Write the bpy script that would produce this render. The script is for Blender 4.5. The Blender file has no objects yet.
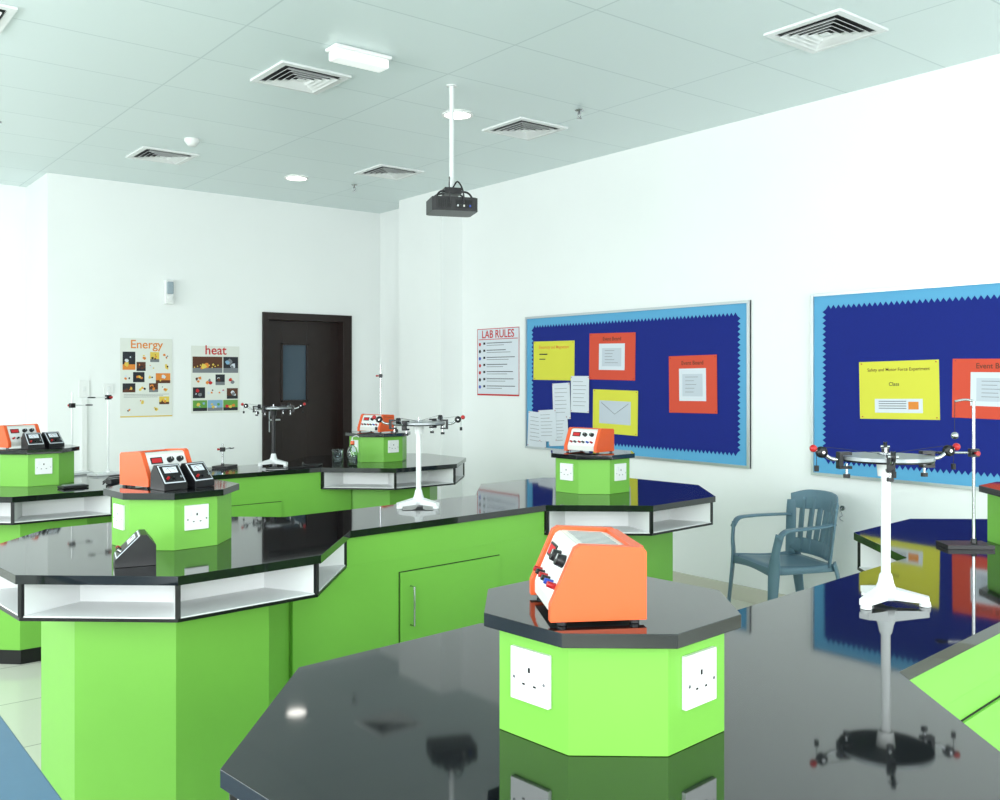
import bpy, bmesh, math, random
from mathutils import Matrix, Vector
random.seed(4)
S = bpy.context.scene
COL = S.collection

# ------------------------------------------------------------------ materials
MATS = {}
def lin(c):
    return tuple(((x/255)/12.92 if x/255 <= 0.04045 else ((x/255+0.055)/1.055)**2.4) for x in c)
def mat(name, rgb, rough=0.5, metal=0.0, noise=0.0, nscale=30, emit=0, trans=0, ior=1.45, bump=0.0, coat=0.0):
    if name in MATS: return MATS[name]
    m = bpy.data.materials.new(name); m.use_nodes = True
    nt = m.node_tree; b = nt.nodes['Principled BSDF']
    c = lin(rgb)
    b.inputs['Base Color'].default_value = (*c, 1)
    b.inputs['Roughness'].default_value = rough
    b.inputs['Metallic'].default_value = metal
    b.inputs['IOR'].default_value = ior
    b.inputs['Transmission Weight'].default_value = trans
    b.inputs['Coat Weight'].default_value = coat
    if emit:
        b.inputs['Emission Color'].default_value = (*c, 1)
        b.inputs['Emission Strength'].default_value = emit
    if noise or bump:
        tc = nt.nodes.new('ShaderNodeTexCoord'); n = nt.nodes.new('ShaderNodeTexNoise')
        n.inputs['Scale'].default_value = nscale; n.inputs['Detail'].default_value = 3
        nt.links.new(tc.outputs['Object'], n.inputs['Vector'])
        if noise:
            r = nt.nodes.new('ShaderNodeMix'); r.data_type = 'RGBA'
            r.inputs['A'].default_value = (*[max(0, x*(1-noise)) for x in c], 1)
            r.inputs['B'].default_value = (*[min(1, x*(1+noise)) for x in c], 1)
            nt.links.new(n.outputs['Fac'], r.inputs['Factor'])
            nt.links.new(r.outputs['Result'], b.inputs['Base Color'])
        if bump:
            bp = nt.nodes.new('ShaderNodeBump'); bp.inputs['Strength'].default_value = bump
            bp.inputs['Distance'].default_value = 0.002
            nt.links.new(n.outputs['Fac'], bp.inputs['Height'])
            nt.links.new(bp.outputs['Normal'], b.inputs['Normal'])
    MATS[name] = m
    return m

def tile_mat(name, c1, c2, cm, w, h, mortar, rough, off=(0, 0, 0), noise=0):
    m = bpy.data.materials.new(name); m.use_nodes = True
    nt = m.node_tree; b = nt.nodes['Principled BSDF']
    tc = nt.nodes.new('ShaderNodeTexCoord'); mp = nt.nodes.new('ShaderNodeMapping')
    mp.inputs['Location'].default_value = off
    br = nt.nodes.new('ShaderNodeTexBrick'); br.offset = 0; br.squash = 1
    br.inputs['Scale'].default_value = 1
    br.inputs['Brick Width'].default_value = w; br.inputs['Row Height'].default_value = h
    br.inputs['Mortar Size'].default_value = mortar; br.inputs['Mortar Smooth'].default_value = 0.1
    br.inputs['Color1'].default_value = (*lin(c1), 1); br.inputs['Color2'].default_value = (*lin(c2), 1)
    br.inputs['Mortar'].default_value = (*lin(cm), 1)
    nt.links.new(tc.outputs['Object'], mp.inputs['Vector']); nt.links.new(mp.outputs['Vector'], br.inputs['Vector'])
    nt.links.new(br.outputs['Color'], b.inputs['Base Color'])
    b.inputs['Roughness'].default_value = rough
    return m

wallM = mat('wall_paint', (237, 240, 239), 0.55, noise=0.015, nscale=3, bump=0.05)
ceilM = tile_mat('ceiling_panels', (216, 229, 229), (212, 226, 226), (190, 206, 207), 1.2, 0.6, 0.005, 0.35, off=(-0.7, -0.2, 0))
floorM = tile_mat('floor_tiles', (222, 222, 210), (218, 218, 206), (170, 170, 160), 0.6, 0.6, 0.004, 0.12)
baseM = mat('skirting_tile', (208, 206, 192), 0.25)
greenM = mat('green_laminate', (116, 182, 70), 0.38, noise=0.04, nscale=6)
blackM = mat('black_granite', (19, 22, 25), 0.045, noise=0.3, nscale=180, ior=1.68)
edgeM = mat('black_edging', (12, 13, 16), 0.3)
whiteM = mat('white_laminate', (230, 232, 232), 0.35)
plasW = mat('white_plastic', (230, 232, 231), 0.3)
paintW = mat('white_enamel', (228, 231, 231), 0.25)
darkM = mat('dark_slot', (14, 15, 17), 0.6)
blkP = mat('black_plastic', (22, 22, 25), 0.35)
orangeM = mat('orange_casing', (224, 92, 44), 0.35)
creamM = mat('cream_panel', (214, 214, 208), 0.4)
redM = mat('red_knob', (170, 28, 32), 0.3)
blueK = mat('blue_knob', (40, 70, 170), 0.3)
metalM = mat('steel', (190, 192, 195), 0.22, metal=1.0)
greyM = mat('grey_disc', (150, 155, 158), 0.3, metal=0.5)
aluM = mat('aluminium_frame', (200, 205, 208), 0.3, metal=0.8)
doorM = mat('dark_wood', (31, 18, 15), 0.3, noise=0.3, nscale=12)
glassD = mat('door_glass', (58, 76, 90), 0.05)
chairM = mat('chair_plastic', (100, 130, 146), 0.4)
skyB = mat('border_paper', (88, 162, 204), 0.7)
navyM = mat('blue_felt', (7, 30, 122), 0.85, noise=0.06, nscale=60)
yelP = mat('yellow_card', (212, 210, 66), 0.7)
orP = mat('orange_card', (208, 74, 50), 0.7)
whP = mat('white_paper', (212, 218, 226), 0.75)
lilP = mat('print_lilac', (190, 198, 208), 0.8)
greyP = mat('print_grey', (120, 125, 130), 0.75)
inkP = mat('print_ink', (40, 42, 48), 0.75)
redP = mat('print_red', (192, 38, 43), 0.7)
oraP = mat('print_orange', (220, 134, 54), 0.7)
grnP = mat('print_green', (100, 156, 70), 0.7)
yloP = mat('print_yellow', (222, 194, 84), 0.7)
brnP = mat('print_brown', (88, 50, 32), 0.7)
lblP = mat('print_sky', (130, 170, 200), 0.7)
glassM = mat('clear_glass', (240, 248, 250), 0.02, trans=1.0)
lampM = mat('lamp_diffuser', (255, 252, 244), 0.4, emit=7)
emlM = mat('lamp_cover', (240, 243, 242), 0.3, emit=0.35)
deskM = mat('blue_laminate', (74, 112, 138), 0.35, noise=0.05)

# ------------------------------------------------------------------ builder
class B:
    def __init__(s, name):
        s.name = name; s.v = []; s.f = []; s.mi = []; s.sm = []; s.mats = []; s.M = Matrix.Identity(4)
    def m(s, mt):
        if mt not in s.mats: s.mats.append(mt)
        return s.mats.index(mt)
    def add(s, vs, fs, mt, smooth=False, M=None):
        T = s.M @ M if M is not None else s.M
        o = len(s.v)
        s.v += [T @ Vector(p) for p in vs]
        k = s.m(mt)
        for f in fs:
            s.f.append([o+i for i in f]); s.mi.append(k); s.sm.append(smooth)
    def box(s, x0, x1, y0, y1, z0, z1, mt, M=None):
        vs = [(x, y, z) for z in (z0, z1) for y in (y0, y1) for x in (x0, x1)]
        s.add(vs, [(0, 2, 3, 1), (4, 5, 7, 6), (0, 1, 5, 4), (2, 6, 7, 3), (0, 4, 6, 2), (1, 3, 7, 5)], mt, M=M)
    def prism(s, pts, z0, z1, mt, M=None):
        n = len(pts)
        vs = [(p[0], p[1], z0) for p in pts] + [(p[0], p[1], z1) for p in pts]
        fs = [list(range(n))[::-1], list(range(n, 2*n))] + [(i, (i+1) % n, n+(i+1) % n, n+i) for i in range(n)]
        s.add(vs, fs, mt, M=M)
    def cyl(s, p0, p1, r0, r1, mt, seg=24, M=None, caps=True):
        p0 = Vector(p0); p1 = Vector(p1); d = (p1-p0).normalized()
        a = d.orthogonal().normalized(); b = d.cross(a)
        c0 = [p0+(a*math.cos(t)+b*math.sin(t))*r0 for t in [2*math.pi*i/seg for i in range(seg)]]
        c1 = [p1+(a*math.cos(t)+b*math.sin(t))*r1 for t in [2*math.pi*i/seg for i in range(seg)]]
        s.add(c0+c1, [(i, (i+1) % seg, seg+(i+1) % seg, seg+i) for i in range(seg)], mt, True, M)
        if caps:
            s.add(c0, [list(range(seg))[::-1]], mt, False, M)
            s.add(c1, [list(range(seg))], mt, False, M)
    def lathe(s, prof, mt, seg=24, M=None):
        vs = []; fs = []
        for r, z in prof:
            vs += [(r*math.cos(2*math.pi*i/seg), r*math.sin(2*math.pi*i/seg), z) for i in range(seg)]
        for k in range(len(prof)-1):
            for i in range(seg):
                j = (i+1) % seg
                fs.append((k*seg+i, k*seg+j, (k+1)*seg+j, (k+1)*seg+i))
        s.add(vs, fs, mt, True, M)
    def ball(s, c, r, mt, sc=(1, 1, 1), seg=16, M=None):
        T = Matrix.Translation(c) @ Matrix.Diagonal((*sc, 1))
        if M is not None: T = M @ T
        s.lathe([(max(1e-4, r*math.sin(math.pi*k/8)), -r*math.cos(math.pi*k/8)) for k in range(9)], mt, seg, T)
    def tube(s, pts, r, mt, seg=8, smoothn=6, M=None):
        P = crom(pts, smoothn) if smoothn else [Vector(p) for p in pts]
        vs = []; fs = []; n = len(P)
        up = None
        for i, p in enumerate(P):
            t = (P[min(i+1, n-1)]-P[max(i-1, 0)]).normalized()
            if up is None: up = t.orthogonal().normalized()
            up = (up - t*up.dot(t)).normalized(); b = t.cross(up)
            vs += [p+(up*math.cos(2*math.pi*k/seg)+b*math.sin(2*math.pi*k/seg))*r for k in range(seg)]
        for i in range(n-1):
            for k in range(seg):
                j = (k+1) % seg
                fs.append((i*seg+k, i*seg+j, (i+1)*seg+j, (i+1)*seg+k))
        fs.append(list(range(seg))[::-1]); fs.append([(n-1)*seg+k for k in range(seg)])
        s.add(vs, fs, mt, True, M)
    def ribbon(s, pts, wdirs, widths, th, mt, n=6, M=None):
        P = crom(pts, n); W = crom(wdirs, n); Wd = crom([(w, 0, 0) for w in widths], n)
        N = len(P); vs = []; fs = []; k = 8
        for i in range(N):
            t = (P[min(i+1, N-1)]-P[max(i-1, 0)]).normalized()
            w = W[i]; w = (w-t*w.dot(t)).normalized(); nn = t.cross(w)
            hw = Wd[i].x/2; h = th/2
            prof = [(-hw, -h*.4), (-hw*.85, -h), (hw*.85, -h), (hw, -h*.4), (hw, h*.4), (hw*.85, h), (-hw*.85, h), (-hw, h*.4)]
            vs += [P[i]+w*a+nn*b for a, b in prof]
        for i in range(N-1):
            for q in range(k):
                j = (q+1) % k
                fs.append((i*k+q, i*k+j, (i+1)*k+j, (i+1)*k+q))
        fs.append(list(range(k))[::-1]); fs.append([(N-1)*k+q for q in range(k)])
        s.add(vs, fs, mt, True, M)
    def text(s, txt, size, x, y, z, mt, align='LEFT', M=None):
        c = bpy.data.curves.new('t', 'FONT'); c.body = txt; c.size = size; c.align_x = align
        c.offset = size*0.012
        o = bpy.data.objects.new('t', c); COL.objects.link(o)
        bpy.context.view_layer.update()
        me = o.to_mesh()
        vs = [(v.co.x+x, v.co.y+y, z) for v in me.vertices]; fs = [list(p.vertices) for p in me.polygons]
        o.to_mesh_clear(); bpy.data.objects.remove(o); bpy.data.curves.remove(c)
        if vs: s.add(vs, fs, mt, M=M)
    def make(s, loc=(0, 0, 0), rz=0, mw=None, bevel=0, seg=2):
        me = bpy.data.meshes.new(s.name); me.from_pydata([tuple(v) for v in s.v], [], s.f)
        for m_ in s.mats: me.materials.append(m_)
        for p, k, sm in zip(me.polygons, s.mi, s.sm): p.material_index = k; p.use_smooth = sm
        bm = bmesh.new(); bm.from_mesh(me)
        bmesh.ops.recalc_face_normals(bm, faces=bm.faces); bm.to_mesh(me); bm.free()
        o = bpy.data.objects.new(s.name, me); COL.objects.link(o)
        if mw is not None: o.matrix_world = mw
        else: o.location = loc; o.rotation_euler = (0, 0, rz)
        if bevel:
            md = o.modifiers.new('bevel', 'BEVEL'); md.width = bevel; md.segments = seg
            md.limit_method = 'ANGLE'; md.angle_limit = math.radians(35)
        return o

def crom(pts, n):
    P = [Vector(p) for p in pts]; P = [2*P[0]-P[1]] + P + [2*P[-1]-P[-2]]; out = []
    for i in range(1, len(P)-2):
        a, b, c, d = P[i-1:i+3]
        for k in range(n):
            t = k/n
            out.append(0.5*((2*b)+(c-a)*t+(2*a-5*b+4*c-d)*t*t+(3*b-a-3*c+d)*t**3))
    out.append(P[-2]); return out
K = math.tan(math.pi/8)
def octa(a, cx=0, cy=0):
    k = a*K
    return [(cx+x, cy+y) for x, y in [(a, -k), (a, k), (k, a), (-k, a), (-a, k), (-a, -k), (-k, -a), (k, -a)]]

# ------------------------------------------------------------------ room
XR, YB, YB2, XL, YF, H = 5.2, 8.62, 9.40, -3.0, -2.5, 3.21
b = B('floor'); b.box(XL-.2, XR+.2, YF-.2, YB2+.2, -.1, 0, floorM); b.make()
b = B('ceiling'); b.box(XL-.2, XR+.2, YF-.2, YB2+.2, H, H+.1, ceilM); b.make()
b = B('wall_right'); b.box(XR, XR+.15, YF-.15, YB2+.15, 0, H, wallM); b.make()
DX0, DX1, DZ = 3.878, 4.853, 2.12
for nm, x0, x1, y0, y1, z0, z1 in (('wall_back', 1.96, DX0, YB, YB2+.15, 0, H), ('wall_back_corner', DX1, XR, YB, YB2+.15, 0, H),
                                   ('wall_back_lintel', DX0, DX1, YB, YB2+.15, DZ, H), ('wall_corridor', DX0, DX1, YB+.3, YB2+.15, 0, DZ),
                                   ('wall_alcove', XL-.15, 1.96, YB2, YB2+.15, 0, H)):
    b = B(nm); b.box(x0, x1, y0, y1, z0, z1, wallM); b.make()
b = B('wall_pillar'); b.box(4.96, XR, 7.15, 7.87, 0, H, wallM); b.make()
def wall_holes(name, a0, a1, holes, fn, z0=.95, z1=2.75):
    b = B(name); fn(b, a0, a1, 0, z0); fn(b, a0, a1, z1, H); p = a0
    for h0, h1 in holes: fn(b, p, h0, z0, z1); p = h1
    fn(b, p, a1, z0, z1); b.make()
LH = [(-1.6, .8), (1.6, 4.2), (5.0, 7.8)]
FH = [(-2.2, .2), (1.2, 3.9)]
wall_holes('wall_left', YF-.15, YB2, LH, lambda b, p, q, z0, z1: b.box(XL-.15, XL, p, q, z0, z1, wallM))
wall_holes('wall_front', XL, XR, FH, lambda b, p, q, z0, z1: b.box(p, q, YF-.15, YF, z0, z1, wallM))
def area(name, loc, rot, sx, sy, power, col=(1, 1, 1)):
    l = bpy.data.lights.new(name, 'AREA'); l.shape = 'RECTANGLE'; l.size = sx; l.size_y = sy; l.energy = power; l.color = col
    o = bpy.data.objects.new(name, l); COL.objects.link(o); o.location = loc; o.rotation_euler = rot
DAY = (0.955, 1.0, 1.0)
for i, (p, q) in enumerate(LH):
    b = B('window_%d' % (i+1))
    for y0, y1 in ((p, p+.05), (q-.05, q), ((p+q)/2-.025, (p+q)/2+.025)): b.box(XL-.08, XL-.03, y0, y1, .95, 2.75, aluM)
    for z0 in (.95, 2.70): b.box(XL-.08, XL-.03, p, q, z0, z0+.05, aluM)
    b.make()
    area('daylight', (XL-.1, (p+q)/2, 1.85), (0, -math.pi/2, 0), 1.75, q-p-.1, 122, DAY)
for i, (p, q) in enumerate(FH):
    b = B('window_%d' % (i+4))
    for x0, x1 in ((p, p+.05), (q-.05, q), ((p+q)/2-.025, (p+q)/2+.025)): b.box(x0, x1, YF-.08, YF-.03, .95, 2.75, aluM)
    for z0 in (.95, 2.70): b.box(p, q, YF-.08, YF-.03, z0, z0+.05, aluM)
    b.make()
    area('daylight', ((p+q)/2, YF-.1, 1.85), (math.pi/2, 0, 0), q-p-.1, 1.75, 122, DAY)

b = B('baseboard_right'); b.box(XR-.012, XR, YF, 7.15, 0, .1, baseM); b.box(XR-.012, XR, 7.87, YB, 0, .1, baseM)
b.box(4.948, 4.96, 7.138, 7.87, 0, .1, baseM); b.box(4.96, XR-.012, 7.138, 7.15, 0, .1, baseM); b.make()
b = B('baseboard_back'); b.box(1.96, DX0, YB-.012, YB, 0, .1, baseM); b.box(DX1, XR-.012, YB-.012, YB, 0, .1, baseM)
b.box(1.948, 1.96, YB-.012, YB2, 0, .1, baseM); b.box(XL, 1.948, YB2-.012, YB2, 0, .1, baseM); b.make()

# door
b = B('door_1')
D0, D1, DT = DX0+.001, DX1-.001, DZ-.001
b.box(D0, D0+.06, YB-.02, YB+.28, 0, DT, doorM); b.box(D1-.10, D1, YB-.02, YB+.28, 0, DT, doorM)
b.box(D0+.06, D1-.10, YB-.02, YB+.28, DT-.07, DT, doorM)
y = YB+.10
b.box(DX0+.06, 4.14, y, y+.045, .005, DZ-.07, doorM); b.box(4.40, DX1-.1, y, y+.045, .005, DZ-.07, doorM)
b.box(4.14, 4.40, y, y+.045, .005, 1.26, doorM); b.box(4.14, 4.40, y, y+.045, 1.81, DZ-.07, doorM)
b.box(4.14, 4.40, y+.015, y+.03, 1.26, 1.81, glassD)
for x0, x1, z0, z1 in ((4.12, 4.42, 1.24, 1.26), (4.12, 4.42, 1.81, 1.83), (4.12, 4.14, 1.24, 1.83), (4.40, 4.42, 1.24, 1.83)):
    b.box(x0, x1, y-.012, y, z0, z1, doorM)
b.box(3.97, 4.0, y-.012, y, .95, 1.15, aluM); b.tube([(3.985, y-.01, 1.07), (3.985, y-.05, 1.07), (4.09, y-.05, 1.07)], .009, aluM)
b.make(bevel=.004)

# ------------------------------------------------------------------ ceiling fittings
def diffuser(x, y):
    b = B('air_diffuser'); R = .212
    b.prism([(-.18, -.18), (.18, -.18), (.18, .18), (-.18, .18)], -.004, -.001, darkM)
    def ring(ro, ri, zo, zi, t, m_):
        def sq(r, z): return [(-r, -r, z), (r, -r, z), (r, r, z), (-r, r, z)]
        vs = sq(ro, zo)+sq(ri, zi)+sq(ri, zi-t)+sq(ro, zo-t); fs = []
        for a in range(4):
            for i in range(4):
                j = (i+1) % 4; c = (a+1) % 4
                fs.append((a*4+i, a*4+j, c*4+j, c*4+i))
        b.add(vs, fs, m_)
    ring(R, .175, -.001, -.001, .012, paintW)
    for r in (.157, .124, .091, .058): ring(r, r-.021, -.022, -.006, .002, paintW)
    b.box(-.022, .022, -.022, .022, -.02, -.016, paintW)
    b.make((x, y, H))
for p in ((2.47, 4.97), (4.18, 2.69), (4.19, 5.03), (2.5, 7.38), (4.19, 6.8), (2.47, 2.6), (.76, 5.05), (.8, 7.38), (.8, 2.6)): diffuser(*p)
def downlight(x, y):
    b = B('ceiling_downlight')
    b.lathe([(.085, -.004), (.102, -.003), (.105, 0), (.102, -.012), (.085, -.012), (.085, -.004)], plasW, 32)
    b.cyl((0, 0, -.007), (0, 0, -.003), .085, .085, lampM, 32)
    b.make((x, y, H-.001))
for p in ((3.62, 5.03), (3.69, 7.5), (3.62, 2.2)): downlight(*p)
b = B('emergency_light'); b.box(-.17, .17, -.06, .06, -.022, -.001, plasW)
b.prism([(-.155, -.05), (.155, -.05), (.155, .05), (-.155, .05)], -.07, -.022, emlM)
b.make((2.52, 4.39, H), bevel=.008)
b = B('smoke_detector'); b.lathe([(.055, -.001), (.055, -.02), (.04, -.035), (.03, -.05), (.001, -.052)], plasW); b.make((2.5, 6.75, H))
def sprinkler(x, y):
    b = B('sprinkler_head'); b.lathe([(.03, -.001), (.028, -.006), (.008, -.008), (.008, -.03), (.001, -.03)], metalM)
    b.tube([(-.008, 0, -.02), (-.014, 0, -.035), (0, 0, -.052)], .003, metalM); b.tube([(.008, 0, -.02), (.014, 0, -.035), (0, 0, -.052)], .003, metalM)
    b.lathe([(.001, -.052), (.018, -.053), (.018, -.056), (.001, -.056)], metalM); b.make((x, y, H))
for p in ((4.18, 4.47), (4.24, 7.47), (1.30, 7.1)): sprinkler(*p)

# projector on pole
b = B('ceiling_projector')
b.cyl((0, 0, -.008), (0, 0, -.001), .030, .030, paintW); b.cyl((0, 0, -.61), (0, 0, -.008), .014, .014, paintW)
b.box(-.05, .05, -.05, .05, -.645, -.61, blkP)
for sx, sy in ((-1, -1), (1, -1), (1, 1), (-1, 1)):
    b.tube([(sx*.02, sy*.02, -.63), (sx*.08, sy*.06, -.64), (sx*.11, sy*.08, -.68)], .006, blkP)
pts = [(-.135, -.09), (-.115, -.11), (.115, -.11), (.135, -.09), (.135, .09), (.115, .11), (-.115, .11), (-.135, .09)]
b.prism(pts, -.755, -.675, blkP)
b.cyl((.06, -.135, -.713), (.06, -.108, -.713), .030, .034, blkP); b.cyl((.06, -.137, -.713), (.06, -.134, -.713), .024, .024, glassD)
b.box(-.10, -.02, -.1115, -.109, -.735, -.70, darkM)
b.box(-.10, .0, .109, .1115, -.74, -.69, darkM)
for k in range(5): b.box(-.09+.018*k, -.080+.018*k, .1115, .114, -.732, -.72, [blueK, blkP, creamM, blkP, metalM][k])
for k in range(6): b.box(.03+.013*k, .036+.013*k, .109, .1125, -.74, -.69, darkM)
b.tube([(.0, .03, -.61), (-.02, .07, -.58), (-.04, .12, -.64), (-.05, .112, -.72)], .005, blkP)
b.tube([(.014, .0, -.54), (.02, .03, -.56), (.04, .12, -.62), (.03, .112, -.73)], .004, blkP)
b.make((3.235, 4.555, H), rz=math.radians(-38+180+15), bevel=.01)

# ------------------------------------------------------------------ lab benches
TZ = .90
def bench(p, q, A=.60):
    SK = A*K
    L = math.dist(p, q); rz = math.atan2(q[1]-p[1], q[0]-p[0]); b = B('lab_bench')
    out = [(A, -SK), (L-A, -SK), (L-SK, -A), (L+SK, -A), (L+A, -SK), (L+A, SK), (L+SK, A), (L-SK, A), (L-A, SK),
           (A, SK), (SK, A), (-SK, A), (-A, SK), (-A, -SK), (-SK, -A), (SK, -A)]
    b.prism(out, TZ-.028, TZ, blackM)
    for cx in (0, L):
        b.prism(octa(.38, cx), 0.0, .08, edgeM)
        b.prism(octa(.40, cx), .08, .758, greenM)
        b.prism(octa(A-.012, cx), .758, .768, edgeM)
        b.prism(octa(A-.016, cx), .768, .772, whiteM)
        b.prism(octa(.39, cx), .772, TZ-.032, whiteM)
        b.prism(octa(A-.02, cx), TZ-.032, TZ-.028, edgeM)
        for i, (x, y) in enumerate(octa(1.0)):
            ang = math.atan2(y, x); R = (A-.012)/math.cos(math.pi/8)
            M_ = Matrix.Translation((cx, 0, 0)) @ Matrix.Rotation(ang, 4, 'Z')
            b.box(.40, R-.012, -.008, .008, .772, TZ-.032, whiteM, M_)
            b.box(R-.012, R-.001, -.008, .008, .768, TZ-.028, edgeM, M_)
    w = SK-.02
    b.box(.36, L-.36, -w+.02, w-.02, 0, .08, edgeM)
    b.box(.36, L-.36, -w, w, .08, .757, greenM); b.box(A-.01, L-A+.01, -w, w, .757, TZ-.028, greenM)
    for sgn in (-1, 1):
        for x0, x1 in ((L*.5-.29, L*.5+.26),):
            ya, yb = sorted((sgn*(w), sgn*(w+.003))); b.box(x0-.003, x1+.003, ya, yb, .117, .703, darkM)
            ya, yb = sorted((sgn*(w+.001), sgn*(w+.010))); b.box(x0, x1, ya, yb, .12, .70, greenM)
            hx = x0+.05; yo = sgn*(w+.036)
            b.tube([(hx, sgn*(w+.008), .64), (hx, yo, .64), (hx, yo, .48), (hx, sgn*(w+.008), .48)], .0045, metalM, smoothn=0)
    b.make((p[0], p[1], 0), rz, bevel=.004)
    def W(x, y): return (p[0]+x*math.cos(rz)-y*math.sin(rz), p[1]+x*math.sin(rz)+y*math.cos(rz))
    for cx in (0, L): pedestal(*W(cx, 0), rz)
    return W
def pedestal(x, y, rz):
    b = B('socket_pedestal')
    b.prism(octa(.19), 0, .174, greenM); b.prism(octa(.186), .174, .177, edgeM); b.prism(octa(.216), .177, .2, blackM)
    for k in range(4):
        M_ = Matrix.Rotation(k*math.pi/2, 4, 'Z'); z = .108
        b.box(-.043, .043, -.1985, -.19, z-.043, z+.043, plasW, M_)
        b.box(-.030, -.018, -.2015, -.1985, z+.006, z+.028, paintW, M_)
        b.box(-.003, .003, -.199, -.197, z+.006, z+.015, darkM, M_)
        b.box(-.016, -.009, -.199, -.197, z-.016, z-.012, darkM, M_); b.box(.009, .016, -.199, -.197, z-.016, z-.012, darkM, M_)
        for sx in (-.034, .034): b.cyl((sx, -.1995, z-.006), (sx, -.198, z-.006), .003, .003, metalM, 10, M_)
    b.make((x, y, TZ+.0005), rz, bevel=.0025)
T1 = bench((1.195, 1.205), (3.63, 1.43), .612)
T2 = bench((1.205, 3.445), (3.48, 3.625))
T3 = bench((1.25, 5.80), (3.52, 5.86))

# ------------------------------------------------------------------ power supplies and meters
def psu(x, y, deg, z=TZ+.2015, s=1.0):
    b = B('power_supply_unit'); b.M = Matrix.Diagonal((s, s, .94*s, 1))
    prof = [(-.080, .006), (.078, .006), (.078, .122), (.072, .130), (-.030, .136), (-.040, .130), (-.080, .034)]
    inn = [(-.073, .012), (.073, .012), (.073, .114), (.066, .122), (-.028, .129), (-.036, .124), (-.073, .034)]
    P = Matrix(((0, 0, 1, 0), (1, 0, 0, 0), (0, 1, 0, 0), (0, 0, 0, 1)))
    b.prism(prof, -.105, -.087, orangeM, P); b.prism(prof, .087, .105, orangeM, P)
    b.prism(inn, -.087, .087, creamM, P)
    b.box(-.087, .087, .058, .0775, .104, .129, orangeM)
    SL = Matrix.Translation((0, 0, .1255)) @ Matrix.Rotation(-.0743, 4, 'X')
    b.box(-.087, .087, -.024, .052, -.003, .0022, creamM, SL)
    for i in range(12):
        xx = -.076+i*.013; b.box(xx, xx+.0035, -.016, .046, .0005, .0028, greyP, SL)
    for i in range(7): b.box(-.07, .07, .0725, .0745, .03+i*.01, .034+i*.01, darkM)
    for sx in (-1, 1):
        for yy in (-.06, .06): b.cyl((sx*.096, yy, 0), (sx*.096, yy, .006), .008, .008, blkP, 12)
    t = Vector((0, .037, .090)).normalized(); n = Vector((0, -t.z, t.y)); o = Vector((0, -.0545, .079))
    F = Matrix(((1, 0, 0, 0), (0, t.y, n.y, o.y), (0, t.z, n.z, o.z), (0, 0, 0, 1)))
    b.box(-.083, .083, -.044, .044, -.001, .0015, whiteM, F)
    b.box(-.07, -.02, .008, .034, .001, .004, blkP, F); b.box(-.066, -.024, .012, .03, .004, .0045, redP, F)
    for kx, m_ in ((.012, blkP), (.055, blkP)):
        b.cyl((kx, .02, .001), (kx, .02, .016), .012, .010, m_, 20, F); b.box(kx-.001, kx+.001, .02, .030, .016, .0165, plasW, F)
    for kx, m_ in ((-.065, redM), (-.04, blkP), (-.012, redM), (.012, blkP), (.04, blueK), (.065, redM)):
        b.cyl((kx, -.024, .001), (kx, -.024, .016), .006, .005, m_, 14, F)
    b.make((x, y, z), math.radians(deg), bevel=.0025)
psu(1.122, 1.185, -121)
psu(1.175, 3.515, 20)
psu(3.46, 3.625, -80)
psu(3.50, 5.86, -72)
psu(1.17, 5.85, 23)

def meter(x, y, deg, z=TZ+.2015, s=1.0, low=1.0):
    b = B('analog_meter')
    prof = [(-.045, 0), (.045, 0), (.045, .055), (.025, .085), (.012, .085), (-.045, .02)]
    P = Matrix(((0, 0, 1, 0), (1, 0, 0, 0), (0, 1, 0, 0), (0, 0, 0, 1)))
    b.M = Matrix.Diagonal((s, s, s*low, 1))
    b.prism(prof, -.045, .045, blkP, P)
    t = Vector((0, .057, .065)).normalized(); n = Vector((0, -t.z, t.y)); o = Vector((0, -.0165, .0525))
    F = Matrix(((1, 0, 0, 0), (0, t.y, n.y, o.y), (0, t.z, n.z, o.z), (0, 0, 0, 1)))
    b.box(-.041, .041, -.038, .040, 0, .0015, whP, F); b.box(-.037, .037, -.034, .036, .001, .003, blkP, F)
    b.box(-.026, .026, .004, .030, .003, .0034, whP, F)
    pts = [(.020*math.cos(a), .006+.020*math.sin(a)) for a in [math.pi*(.15+.07*i) for i in range(11)]]
    for a, c in zip(pts, pts[1:]): b.tube([(a[0], a[1], .0036), (c[0], c[1], .0036)], .0006, inkP, 4, 0, F)
    b.tube([(0, .006, .0038), (-.010, .024, .0038)], .0006, redM, 4, 0, F)
    for kx, m_ in ((-.024, redM), (.0, blkP), (.024, metalM)): b.cyl((kx, -.020, .001), (kx, -.020, .012), .005, .0045, m_, 12, F)
    b.make((x, y, z), math.radians(deg), bevel=.002)
meter(1.16, 3.355, 12); meter(1.267, 3.38, 22)
meter(.965, 3.11, -104, TZ+.001, 1.35, .85)
meter(1.22, 5.69, 10); meter(1.325, 5.72, 20)

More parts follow.
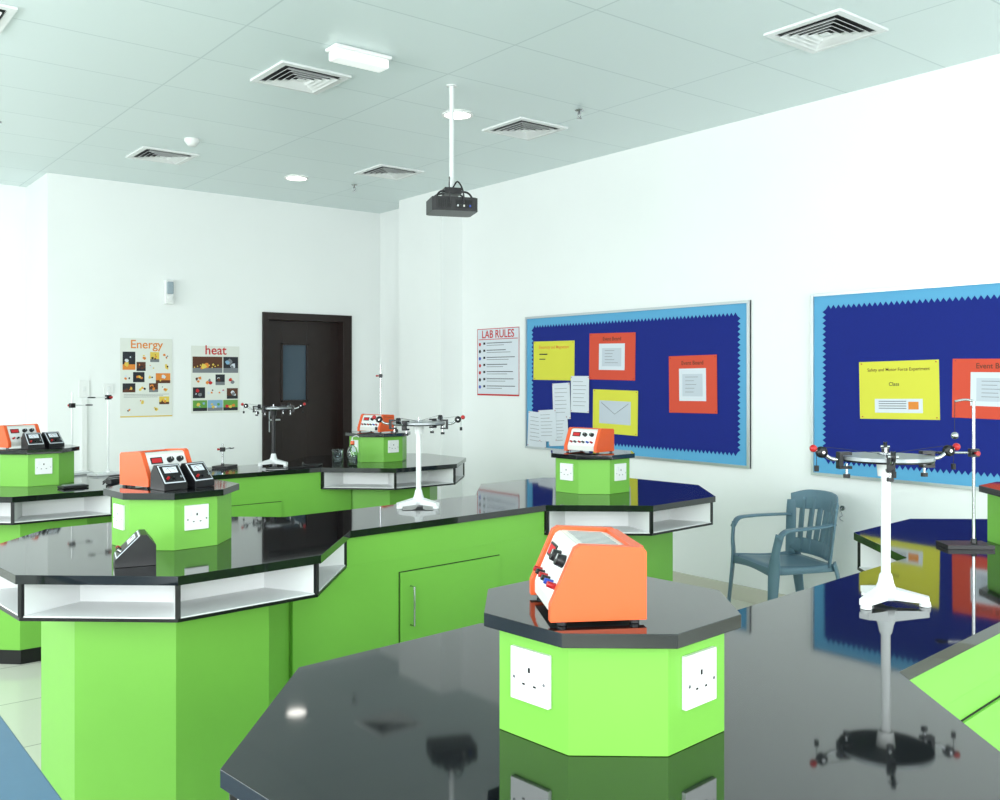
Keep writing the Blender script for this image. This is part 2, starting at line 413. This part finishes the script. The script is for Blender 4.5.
# ------------------------------------------------------------------ force tables
def force_table(x, y, deg, colm=paintW, discm=greyM, angs=(0, 60, 180, 245)):
    b = B('force_table')
    b.lathe([(.001, .012), (.03, .012), (.028, .035), (.02, .055), (.016, .075), (.013, .08)], paintW)
    for k in range(3):
        M_ = Matrix.Rotation(math.radians(90+120*k), 4, 'Z')
        v = [(.0, -.02, .014), (.0, .02, .014), (.0, .02, .045), (.0, -.02, .045),
             (.105, -.013, .008), (.105, .013, .008), (.105, .013, .024), (.105, -.013, .024)]
        b.add(v, [(0, 1, 2, 3), (4, 7, 6, 5), (0, 4, 5, 1), (1, 5, 6, 2), (2, 6, 7, 3), (3, 7, 4, 0)], paintW, M=M_)
        b.cyl((.095, 0, 0), (.095, 0, .012), .015, .013, paintW, 16, M_)
    b.cyl((0, 0, .04), (0, 0, .365), .012, .012, colm)
    b.cyl((0, 0, .335), (0, 0, .375), .02, .024, colm)
    b.cyl((0, 0, .375), (0, 0, .380), .118, .12, blkP, 48); b.cyl((0, 0, .380), (0, 0, .389), .12, .12, discm, 48)
    b.cyl((0, 0, .389), (0, 0, .41), .004, .004, metalM, 12); b.lathe([(.018, .392), (.021, .393), (.021, .396), (.018, .396)], metalM)
    for i, a in enumerate(angs):
        M_ = Matrix.Rotation(math.radians(a), 4, 'Z')
        b.box(.10, .135, -.010, .010, .392, .400, blkP, M_); b.box(.124, .135, -.010, .010, .36, .392, blkP, M_)
        b.box(.10, .135, -.010, .010, .356, .363, blkP, M_)
        b.cyl((.11, 0, .338), (.11, 0, .370), .0035, .0035, metalM, 10, M_); b.cyl((.11, 0, .332), (.11, 0, .342), .009, .009, blkP, 14, M_)
        b.tube([(.13, 0, .380), (.155, 0, .383), (.176, 0, .398)], .005, metalM, M=M_)
        b.cyl((.180, -.012, .40), (.180, .012, .40), .004, .004, metalM, 10, M_)
        b.lathe([(.004, -.005), (.015, -.005), (.011, 0), (.015, .005), (.004, .005)], blkP, 18,
                M_ @ Matrix.Translation((.180, 0, .40)) @ Matrix.Rotation(math.pi/2, 4, 'X'))
        if i % 2 == 0:
            b.cyl((.186, 0, .398), (.200, 0, .408), .004, .004, metalM, 10, M_); b.ball((.203, 0, .410), .010, redM, M=M_)
        b.tube([(.02, 0, .395), (.16, 0, .412), (.190, 0, .41), (.194, 0, .395), (.194, 0, .365)], .0008, inkP, 4, 3, M_)
        b.cyl((.194, 0, .350), (.194, 0, .365), .006, .006, darkM, 14, M_)
    b.make((x, y, TZ+.001), math.radians(deg))
force_table(2.352, 1.335, -30)
force_table(2.40, 3.64, -38)
force_table(2.75, 5.93, -30, blkP)

# ------------------------------------------------------------------ retort stands
def stand(name, x, y, deg, h, z=TZ+.001, clamp=None, base=(.08, .05), hook=False, rod=metalM, bm=blkP):
    b = B(name)
    b.prism([(-base[0], -base[1]), (base[0], -base[1]), (base[0], base[1]), (-base[0], base[1])], 0, .014, bm)
    b.cyl((-.03, 0, .014), (-.03, 0, .03), .011, .009, bm)
    b.cyl((-.03, 0, .014), (-.03, 0, h), .0055, .0055, rod, 14)
    if hook:
        b.tube([(-.03, 0, h-.01), (-.03, 0, h), (.0, 0, h+.006), (.035, 0, h)], .004, rod)
        b.tube([(.035, 0, h), (.036, 0, h-.08), (.035, 0, h-.11)], .001, inkP); b.ball((.035, 0, h-.12), .013, metalM)
    for c in clamp or ():
        b.box(-.045, -.015, -.012, .012, c-.014, c+.014, blkP); b.cyl((-.03, .012, c), (-.03, .035, c), .004, .008, redM, 12)
        b.cyl((-.015, 0, c), (.06, 0, c), .004, .004, rod, 10)
        b.tube([(.06, 0, c), (.075, .014, c), (.10, .012, c)], .004, blkP); b.tube([(.06, 0, c), (.075, -.014, c), (.10, -.012, c)], .004, blkP)
    b.make((x, y, z), math.radians(deg), bevel=.001)
stand('retort_stand', 3.34, 1.60, 140, .51, hook=True, clamp=(.33,))
stand('retort_stand', 3.72, 6.16, 60, .68, clamp=(.6,))
stand('retort_stand', 1.56, 6.14, 20, .50, clamp=(.42,), rod=paintW, bm=paintW)
stand('retort_stand', 1.68, 6.00, 200, .50, clamp=(.47,), rod=paintW, bm=paintW)
stand('retort_stand', 2.44, 6.0, 40, .16, clamp=(.12,))

# bottles, cables
b = B('wash_bottle')
b.lathe([(.001, 0), (.032, 0), (.035, .01), (.035, .09), (.028, .115), (.012, .13), (.012, .14), (.0095, .14), (.0095, .128), (.026, .112), (.032, .09), (.032, .006), (.001, .004)], glassM)
b.cyl((0, 0, .14), (0, 0, .162), .015, .013, orangeM); b.tube([(0, 0, .16), (0, 0, .185), (.03, 0, .195), (.05, 0, .185)], .003, plasW)
b.make((3.18, 5.63, TZ+.001))
b = B('glass_beaker')
b.lathe([(.001, 0), (.034, 0), (.037, .005), (.037, .09), (.041, .095), (.039, .097), (.035, .09), (.035, .006), (.001, .004)], glassM)
b.make((3.15, 5.78, TZ+.001))
def cable(pts, m_=blkP, r=.004):
    b = B('power_cable'); b.tube(pts, r, m_); o = b.make()
zc = TZ+.006
cable([(1.55, 5.55, zc), (1.62, 5.72, zc), (1.70, 5.85, zc), (1.95, 5.78, zc), (2.1, 5.85, zc), (2.25, 5.76, zc)])
cable([(2.60, 5.72, zc), (2.65, 5.66, zc), (2.9, 5.68, zc), (3.02, 5.76, zc), (2.92, 5.82, zc), (2.98, 5.96, zc)])
b = B('plug_adapter'); b.box(-.035, .035, -.022, .022, 0, .03, blkP); b.cyl((.035, 0, .015), (.06, 0, .015), .01, .006, blkP, 12)
b.make((1.58, 5.46, TZ+.001), .4, bevel=.004)
b = B('bar_magnet_tray'); b.box(-.07, .07, -.035, .035, 0, .012, blkP); b.box(-.055, .055, -.02, .02, .012, .018, greyM)
b.make((1.36, 5.42, TZ+.001), .2, bevel=.003)

# ------------------------------------------------------------------ plastic armchair
b = B('plastic_armchair'); b.M = Matrix.Diagonal((.95, .92, 1, 1))
nx, ny = 12, 12; top = []; bot = []
for j in range(ny+1):
    for i in range(nx+1):
        u = i/nx*2-1; v = j/ny
        w = .215+.025*v - (.02 if v > .95 else 0)
        yy = -.22+.46*v; zz = .425+.012*v-.018*(1-u*u)*math.sin(math.pi*min(1, v*1.1)) - (.03*max(0, (v-.88)/.12)**2)
        zz -= .025*max(0, abs(u)-.9)/.1
        top.append((u*w, yy, zz)); bot.append((u*w, yy, zz-.007))
n0 = len(top); fs = []
for j in range(ny):
    for i in range(nx):
        a = j*(nx+1)+i; q = (a, a+1, a+nx+2, a+nx+1); fs.append(q); fs.append(tuple(n0+k for k in q[::-1]))
rim = [i for i in range(nx+1)]+[(j*(nx+1)+nx) for j in range(1, ny+1)]+[ny*(nx+1)+i for i in range(nx-1, -1, -1)]+[j*(nx+1) for j in range(ny-1, 0, -1)]
for k in range(len(rim)):
    a, c = rim[k], rim[(k+1) % len(rim)]; fs.append((a, n0+a, n0+c, c))
b.add(top+bot, fs, chairM, True)
def backpt(s_, z):
    t = (z-.44)/.38
    y = -.225-.075*t+.095*s_*s_*(.55+.45*t)
    return (s_*(.215+.035*t), y, z - .035*s_*s_*max(0, t-.6)/.4)
for z, w in ((.765, .115), (.485, .09)):
    b.ribbon([backpt(s_, z) for s_ in (-1, -.66, -.33, 0, .33, .66, 1)], [(0, -.2, 1)]*7, [w*.75, w, w, w, w, w, w*.75], .012, chairM)
for s_ in (-.72, -.43, -.145, .145, .43, .72):
    b.ribbon([backpt(s_, z) for z in (.45, .55, .66, .78)], [(1, 0, 0)]*4, [.056, .054, .054, .056], .009, chairM)
for s_ in (-1, 1):
    b.ribbon([backpt(s_, z) for z in (.42, .55, .67, .77)], [(1, s_*.5, 0)]*4, [.07, .07, .07, .06], .014, chairM)
    b.ribbon([backpt(s_*.99, .66), (s_*.275, -.06, .655), (s_*.285, .08, .65), (s_*.28, .17, .64), (s_*.268, .215, .595)],
             [(1, .3*s_, 0), (1, 0, 0), (1, 0, 0), (1, 0, 0), (1, 0, 0)], [.035, .05, .055, .055, .05], .013, chairM)
    b.ribbon([(s_*.275, .205, .62), (s_*.258, .222, .52), (s_*.245, .225, .42), (s_*.255, .245, .2), (s_*.265, .265, .006)],
             [(1, -.9*s_, 0)]*5, [.05, .05, .07, .055, .042], .016, chairM)
    b.ribbon([(s_*.215, -.205, .44), (s_*.225, -.225, .36), (s_*.24, -.26, .18), (s_*.25, -.29, .006)],
             [(1, .9*s_, 0)]*4, [.075, .07, .055, .042], .016, chairM)
    b.ribbon([(s_*.222, -.2, .415), (s_*.235, 0, .41), (s_*.242, .22, .415)], [(0, 0, 1)]*3, [.045, .035, .045], .01, chairM)
b.ribbon([(-.24, .232, .405), (0, .238, .415), (.24, .232, .405)], [(0, 0, 1)]*3, [.05, .035, .05], .01, chairM)
b.make((4.73, 3.31, 0), math.radians(66))

# blue desk near camera, left
b = B('classroom_desk')
b.box(-.42, .435, .6, 2.75, .722, .75, deskM)
for x0 in (-.39, .375):
    for y0 in (.65, 2.65): b.box(x0, x0+.04, y0, y0+.04, 0, .722, aluM)
b.box(-.37, .40, 2.66, 2.68, .62, .722, aluM); b.box(-.37, .40, .66, .68, .62, .722, aluM)
b.make(bevel=.004)

# ------------------------------------------------------------------ wall items
def MR(Y, z): return Matrix(((0, 0, -1, XR-.002), (-1, 0, 0, Y), (0, 1, 0, z), (0, 0, 0, 1)))
def MB(X, z): return Matrix(((1, 0, 0, X), (0, 0, -1, YB-.002), (0, 1, 0, z), (0, 0, 0, 1)))
def board(Y0, W, z0, Hh, papers):
    b = B('bulletin_board')
    b.box(0, W, 0, Hh, 0, .012, skyB)
    f = .018
    for r in ((0, W, 0, f), (0, W, Hh-f, Hh), (0, f, f, Hh-f), (W-f, W, f, Hh-f)): b.box(*r, .0, .024, aluM)
    ins, am = .10, .024
    pts = []
    def side(p, q, n):
        d = (Vector(q)-Vector(p)); l = d.length; d.normalize(); o = Vector((d.y, -d.x)); N = int(l/n)
        for i in range(N):
            pts.append(tuple(Vector(p)+d*(l*i/N))); pts.append(tuple(Vector(p)+d*(l*(i+.5)/N)+o*am))
    c = [(ins, ins), (W-ins, ins), (W-ins, Hh-ins), (ins, Hh-ins)]
    for i in range(4): side(c[i], c[(i+1) % 4], .034)
    b.prism(pts, .012, .014, navyM)
    for i_, p in enumerate(papers):
        x0, x1, ya, yb, m_, kind = p
        ang = random.uniform(-.02, .02) if kind != 'w' else random.uniform(-.1, .1)
        cx, cy = (x0+x1)/2, (ya+yb)/2; hw, hh = (x1-x0)/2, (yb-ya)/2
        M_ = Matrix.Translation((cx, cy, .0145+.002*i_)) @ Matrix.Rotation(ang, 4, 'Z')
        b.box(-hw, hw, -hh, hh, 0, .001, m_, M_)
        for sx in (-.93, .93):
            for sy in (-.93, .93): b.cyl((sx*hw, sy*hh, .001), (sx*hw, sy*hh, .004), .004, .003, redM, 8, M_)
        if kind == 'o':
            b.box(-hw*.56, hw*.56, -hh*.58, hh*.55, .001, .0016, whP, M_)
            b.box(-hw*.42, hw*.42, -hh*.42, hh*.36, .0016, .002, lilP, M_)
            for k in range(5): b.box(-hw*.3, hw*random.uniform(.0, .3), hh*(.25-.13*k)-.001, hh*(.25-.13*k)+.002, .002, .0022, greyP, M_)
            b.text('Event Board', .040, 0, hh*.68, .0014, brnP, 'CENTER', M_)
        if kind == 'y':
            b.text('Electricity and Magnetism', .036, 0, hh*.62, .0014, oraP, 'CENTER', M_)
            b.box(-hw*.7, -hw*.3, hh*.3, hh*.36, .001, .0014, inkP, M_); b.box(-hw*.7, -hw*.4, hh*.05, hh*.1, .001, .0014, inkP, M_)
        if kind == 'yw':
            b.box(-hw*.7, hw*.7, -hh*.55, hh*.5, .001, .0016, lilP, M_)
            b.tube([(-hw*.6, hh*.4, .0018), (0, -hh*.1, .0018), (hw*.6, hh*.4, .0018)], .002, greyP, 4, 0, M_)
        if kind == 'yl':
            b.text('Safety and Motor Force Experiment', .026, 0, hh*.66, .0014, brnP, 'CENTER', M_)
            b.box(-hw*.6, hw*.6, -hh*.78, -hh*.3, .001, .0016, whP, M_)
            b.text('Class', .03, -hw*.1, hh*.15, .0014, inkP, 'CENTER', M_)
            for k in range(4): b.box(-hw*.5, hw*.2, -hh*(.4+.08*k), -hh*(.37+.08*k), .0016, .002, greyP, M_)
            b.box(hw*.25, hw*.5, -hh*.66, -hh*.4, .0016, .002, oraP, M_)
        if kind == 'w':
            for k in range(7): b.box(-hw*.75, hw*random.uniform(.3, .75), hh*(.7-.22*k)-.002, hh*(.7-.22*k)+.001, .001, .0014, greyP, M_)
    b.make(mw=MR(Y0, z0))
def pp(Y0, z0, Ya, Yb, za, zb, m_, k): return (Y0-Ya, Y0-Yb, za-z0, zb-z0, m_, k)
q = (6.21, .887)
board(6.21, 2.31, .887, 1.115, [pp(*q, 6.106, 5.60, 1.466, 1.787, yelP, 'y'), pp(*q, 5.426, 4.931, 1.47, 1.83, orP, 'o'),
    pp(*q, 4.598, 4.166, 1.24, 1.644, orP, 'o'), pp(*q, 5.381, 4.902, 1.057, 1.393, yelP, 'yw'),
    pp(*q, 6.17, 5.93, .90, 1.197, whP, 'w'), pp(*q, 5.85, 5.64, 1.15, 1.442, whP, 'w'), pp(*q, 5.63, 5.42, 1.21, 1.5, whP, 'w'), pp(*q, 5.9, 5.66, .93, 1.17, whP, 'w'), pp(*q, 6.02, 5.80, .96, 1.22, whP, 'w')])
q = (3.434, .885)
board(3.434, 2.31, .885, 1.125, [pp(*q, 3.108, 2.624, 1.251, 1.587, yelP, 'yl'), pp(*q, 2.551, 2.10, 1.27, 1.592, orP, 'o'), pp(*q, 1.95, 1.5, 1.25, 1.6, yelP, 'y')])

b = B('lab_rules_poster'); W, Hh = .60, .60
b.box(0, W, 0, Hh, 0, .004, whP)
b.text('LAB RULES', .098, W/2, Hh-.084, .0050, redP, 'CENTER'); b.box(.02, W-.02, Hh-.100, Hh-.094, .004, .0046, redP)
for k in range(7):
    y = Hh-.135-.064*k
    b.cyl((.04, y-.005, .004), (.04, y-.005, .0046), .016, .016, [redP, inkP, blueK, redP][k % 4], 14)
    b.box(.09, .12, y-.008, y+.012, .004, .0046, inkP)
    b.box(.14, W-random.uniform(.05, .2), y+.002, y+.008, .004, .0046, inkP); b.box(.14, W-random.uniform(.1, .3), y-.018, y-.013, .004, .0046, greyP)
b.box(0, W, 0, .014, .004, .0046, redP); b.box(0, .006, 0, Hh, .004, .0046, redP); b.box(W-.006, W, 0, Hh, .004, .0046, redP); b.box(0, W, Hh-.006, Hh, .004, .0046, redP)
b.make(mw=MR(6.91, 1.325))

stock = mat('poster_stock', (222, 225, 218), .6)
def pic(b, x0, x1, y0, y1, bg, fg, z=.0036):
    """printed illustration: sky band, ground band and a few irregular shapes"""
    b.box(x0, x1, y0, y1, .003, z, bg)
    w, h = x1-x0, y1-y0
    if bg is not stock: b.box(x0, x1, y0, y0+h*.3, z, z+.0002, random.choice([brnP, greyP, oraP, inkP]))
    for k in range(4):
        cx = x0+w*random.uniform(.25, .75); cy = y0+h*random.uniform(.28, .72); r = min(w, h)*random.uniform(.07, .22)
        n = random.randint(5, 9)
        p = [(cx+r*random.uniform(.6, 1.1)*math.cos(2*math.pi*i/n), cy+r*random.uniform(.6, 1.1)*math.sin(2*math.pi*i/n)) for i in range(n)]
        b.prism(p, z, z+.0003+.0002*k, random.choice(fg))
b = B('energy_poster'); W, Hh = .458, .70; b.box(0, W, 0, Hh, 0, .003, stock)
b.text('Energy', .105, W/2, Hh-.088, .0036, oraP, 'CENTER')
fgs = [oraP, yloP, whP, brnP, inkP, oraP]
for (x0, x1, y0, y1, bg) in ((.02, .13, .42, .58, inkP), (.14, .25, .50, .58, stock), (.26, .34, .49, .58, yloP), (.35, .44, .50, .58, stock),
                             (.14, .22, .41, .49, brnP), (.23, .33, .41, .48, stock), (.34, .44, .40, .49, stock),
                             (.02, .10, .31, .40, stock), (.11, .21, .31, .40, inkP), (.22, .30, .32, .40, stock), (.31, .44, .30, .39, oraP),
                             (.02, .13, .22, .30, inkP), (.14, .24, .22, .30, stock), (.25, .33, .22, .30, brnP), (.34, .44, .21, .29, stock),
                             (.03, .12, .03, .10, stock), (.14, .23, .10, .17, stock), (.26, .35, .03, .11, stock), (.34, .43, .11, .18, yloP)):
    pic(b, x0, x1, y0, y1, bg, fgs)
for k in range(3): b.box(.03, W-.03-.05*k, .20-.012*k, .203-.012*k, .003, .0036, greyP)
b.box(0, W, .0, .010, .003, .0036, yloP)
b.make(mw=MB(2.55, 1.135))
b = B('heat_poster'); W, Hh = .463, .625; b.box(0, W, 0, Hh, 0, .003, stock)
b.text('heat', .12, W/2, Hh-.078, .0036, redP, 'CENTER')
pic(b, .012, W*.64, Hh-.25, Hh-.10, brnP, [oraP, yloP, inkP, oraP]); pic(b, W*.66, W-.012, Hh-.25, Hh-.10, inkP, [whP, lblP, greyP])
for k in range(9): x = .03+k*.028; b.cyl((x, Hh-.20+.01*(k % 3), .004), (x, Hh-.20+.01*(k % 3), .0048), .006, .006, yloP, 10)
for (x0, x1, y0, y1, bg) in ((.015, .11, .26, .36, stock), (.12, .22, .25, .35, stock), (.23, .32, .26, .36, inkP), (.33, .448, .25, .36, stock),
                             (.015, .13, .14, .24, inkP), (.14, .23, .15, .24, stock), (.24, .33, .14, .24, stock), (.34, .448, .13, .23, brnP)):
    pic(b, x0, x1, y0, y1, bg, [oraP, whP, redP, greyP, brnP])
pic(b, .015, .15, .02, .12, grnP, [lblP, grnP, yloP]); pic(b, .155, .30, .02, .12, lblP, [whP, grnP, yloP]); pic(b, .305, .448, .02, .12, grnP, [yloP, oraP, redP])
b.make(mw=MB(3.183, 1.155))

b = B('emergency_torch'); b.box(-.04, .04, -.11, .11, 0, .05, plasW); b.box(-.028, .028, -.02, .09, .05, .075, mat('torch_grey', (150, 165, 175), .3)); b.cyl((0, -.06, .05), (0, -.06, .07), .02, .018, plasW)
b.make(mw=MB(2.97, 2.26), bevel=.008)
def plate(X, z, w, h):
    b = B('wall_switch'); b.box(-w/2, w/2, -h/2, h/2, 0, .01, plasW); b.box(-.012, .012, -.018, .018, .01, .014, paintW)
    b.make(mw=MB(X, z), bevel=.003)
plate(2.25, 1.39, .086, .146); plate(2.45, 1.39, .086, .086)
b = B('cable_trunking'); b.box(-.02, .02, 0, 1.0, 0, .02, plasW); b.make(mw=MB(2.25, .30))
b = B('wall_hook'); b.cyl((0, 0, 0), (0, 0, .01), .015, .015, metalM); b.tube([(0, 0, .01), (0, -.01, .03), (.015, -.04, .03), (-.012, -.06, .02), (.01, -.08, .015)], .003, metalM)
b.make(mw=MR(3.226, .70))

# ------------------------------------------------------------------ world, camera
w = bpy.data.worlds.new('World'); S.world = w; w.use_nodes = True
w.node_tree.nodes['Background'].inputs['Color'].default_value = (.8, .92, 1, 1)
w.node_tree.nodes['Background'].inputs['Strength'].default_value = 1.0
cam = bpy.data.cameras.new('camera'); cam.sensor_width = 36; cam.lens = 949/1000*36; cam.shift_y = -.024; cam.clip_start = .02
co = bpy.data.objects.new('camera', cam); COL.objects.link(co)
co.location = (0, 0, 1.5); co.rotation_euler = (math.pi/2, 0, math.radians(-38.3)); S.camera = co
S.view_settings.view_transform = 'Standard'; S.view_settings.look = 'None'
S.view_settings.exposure = 0.06
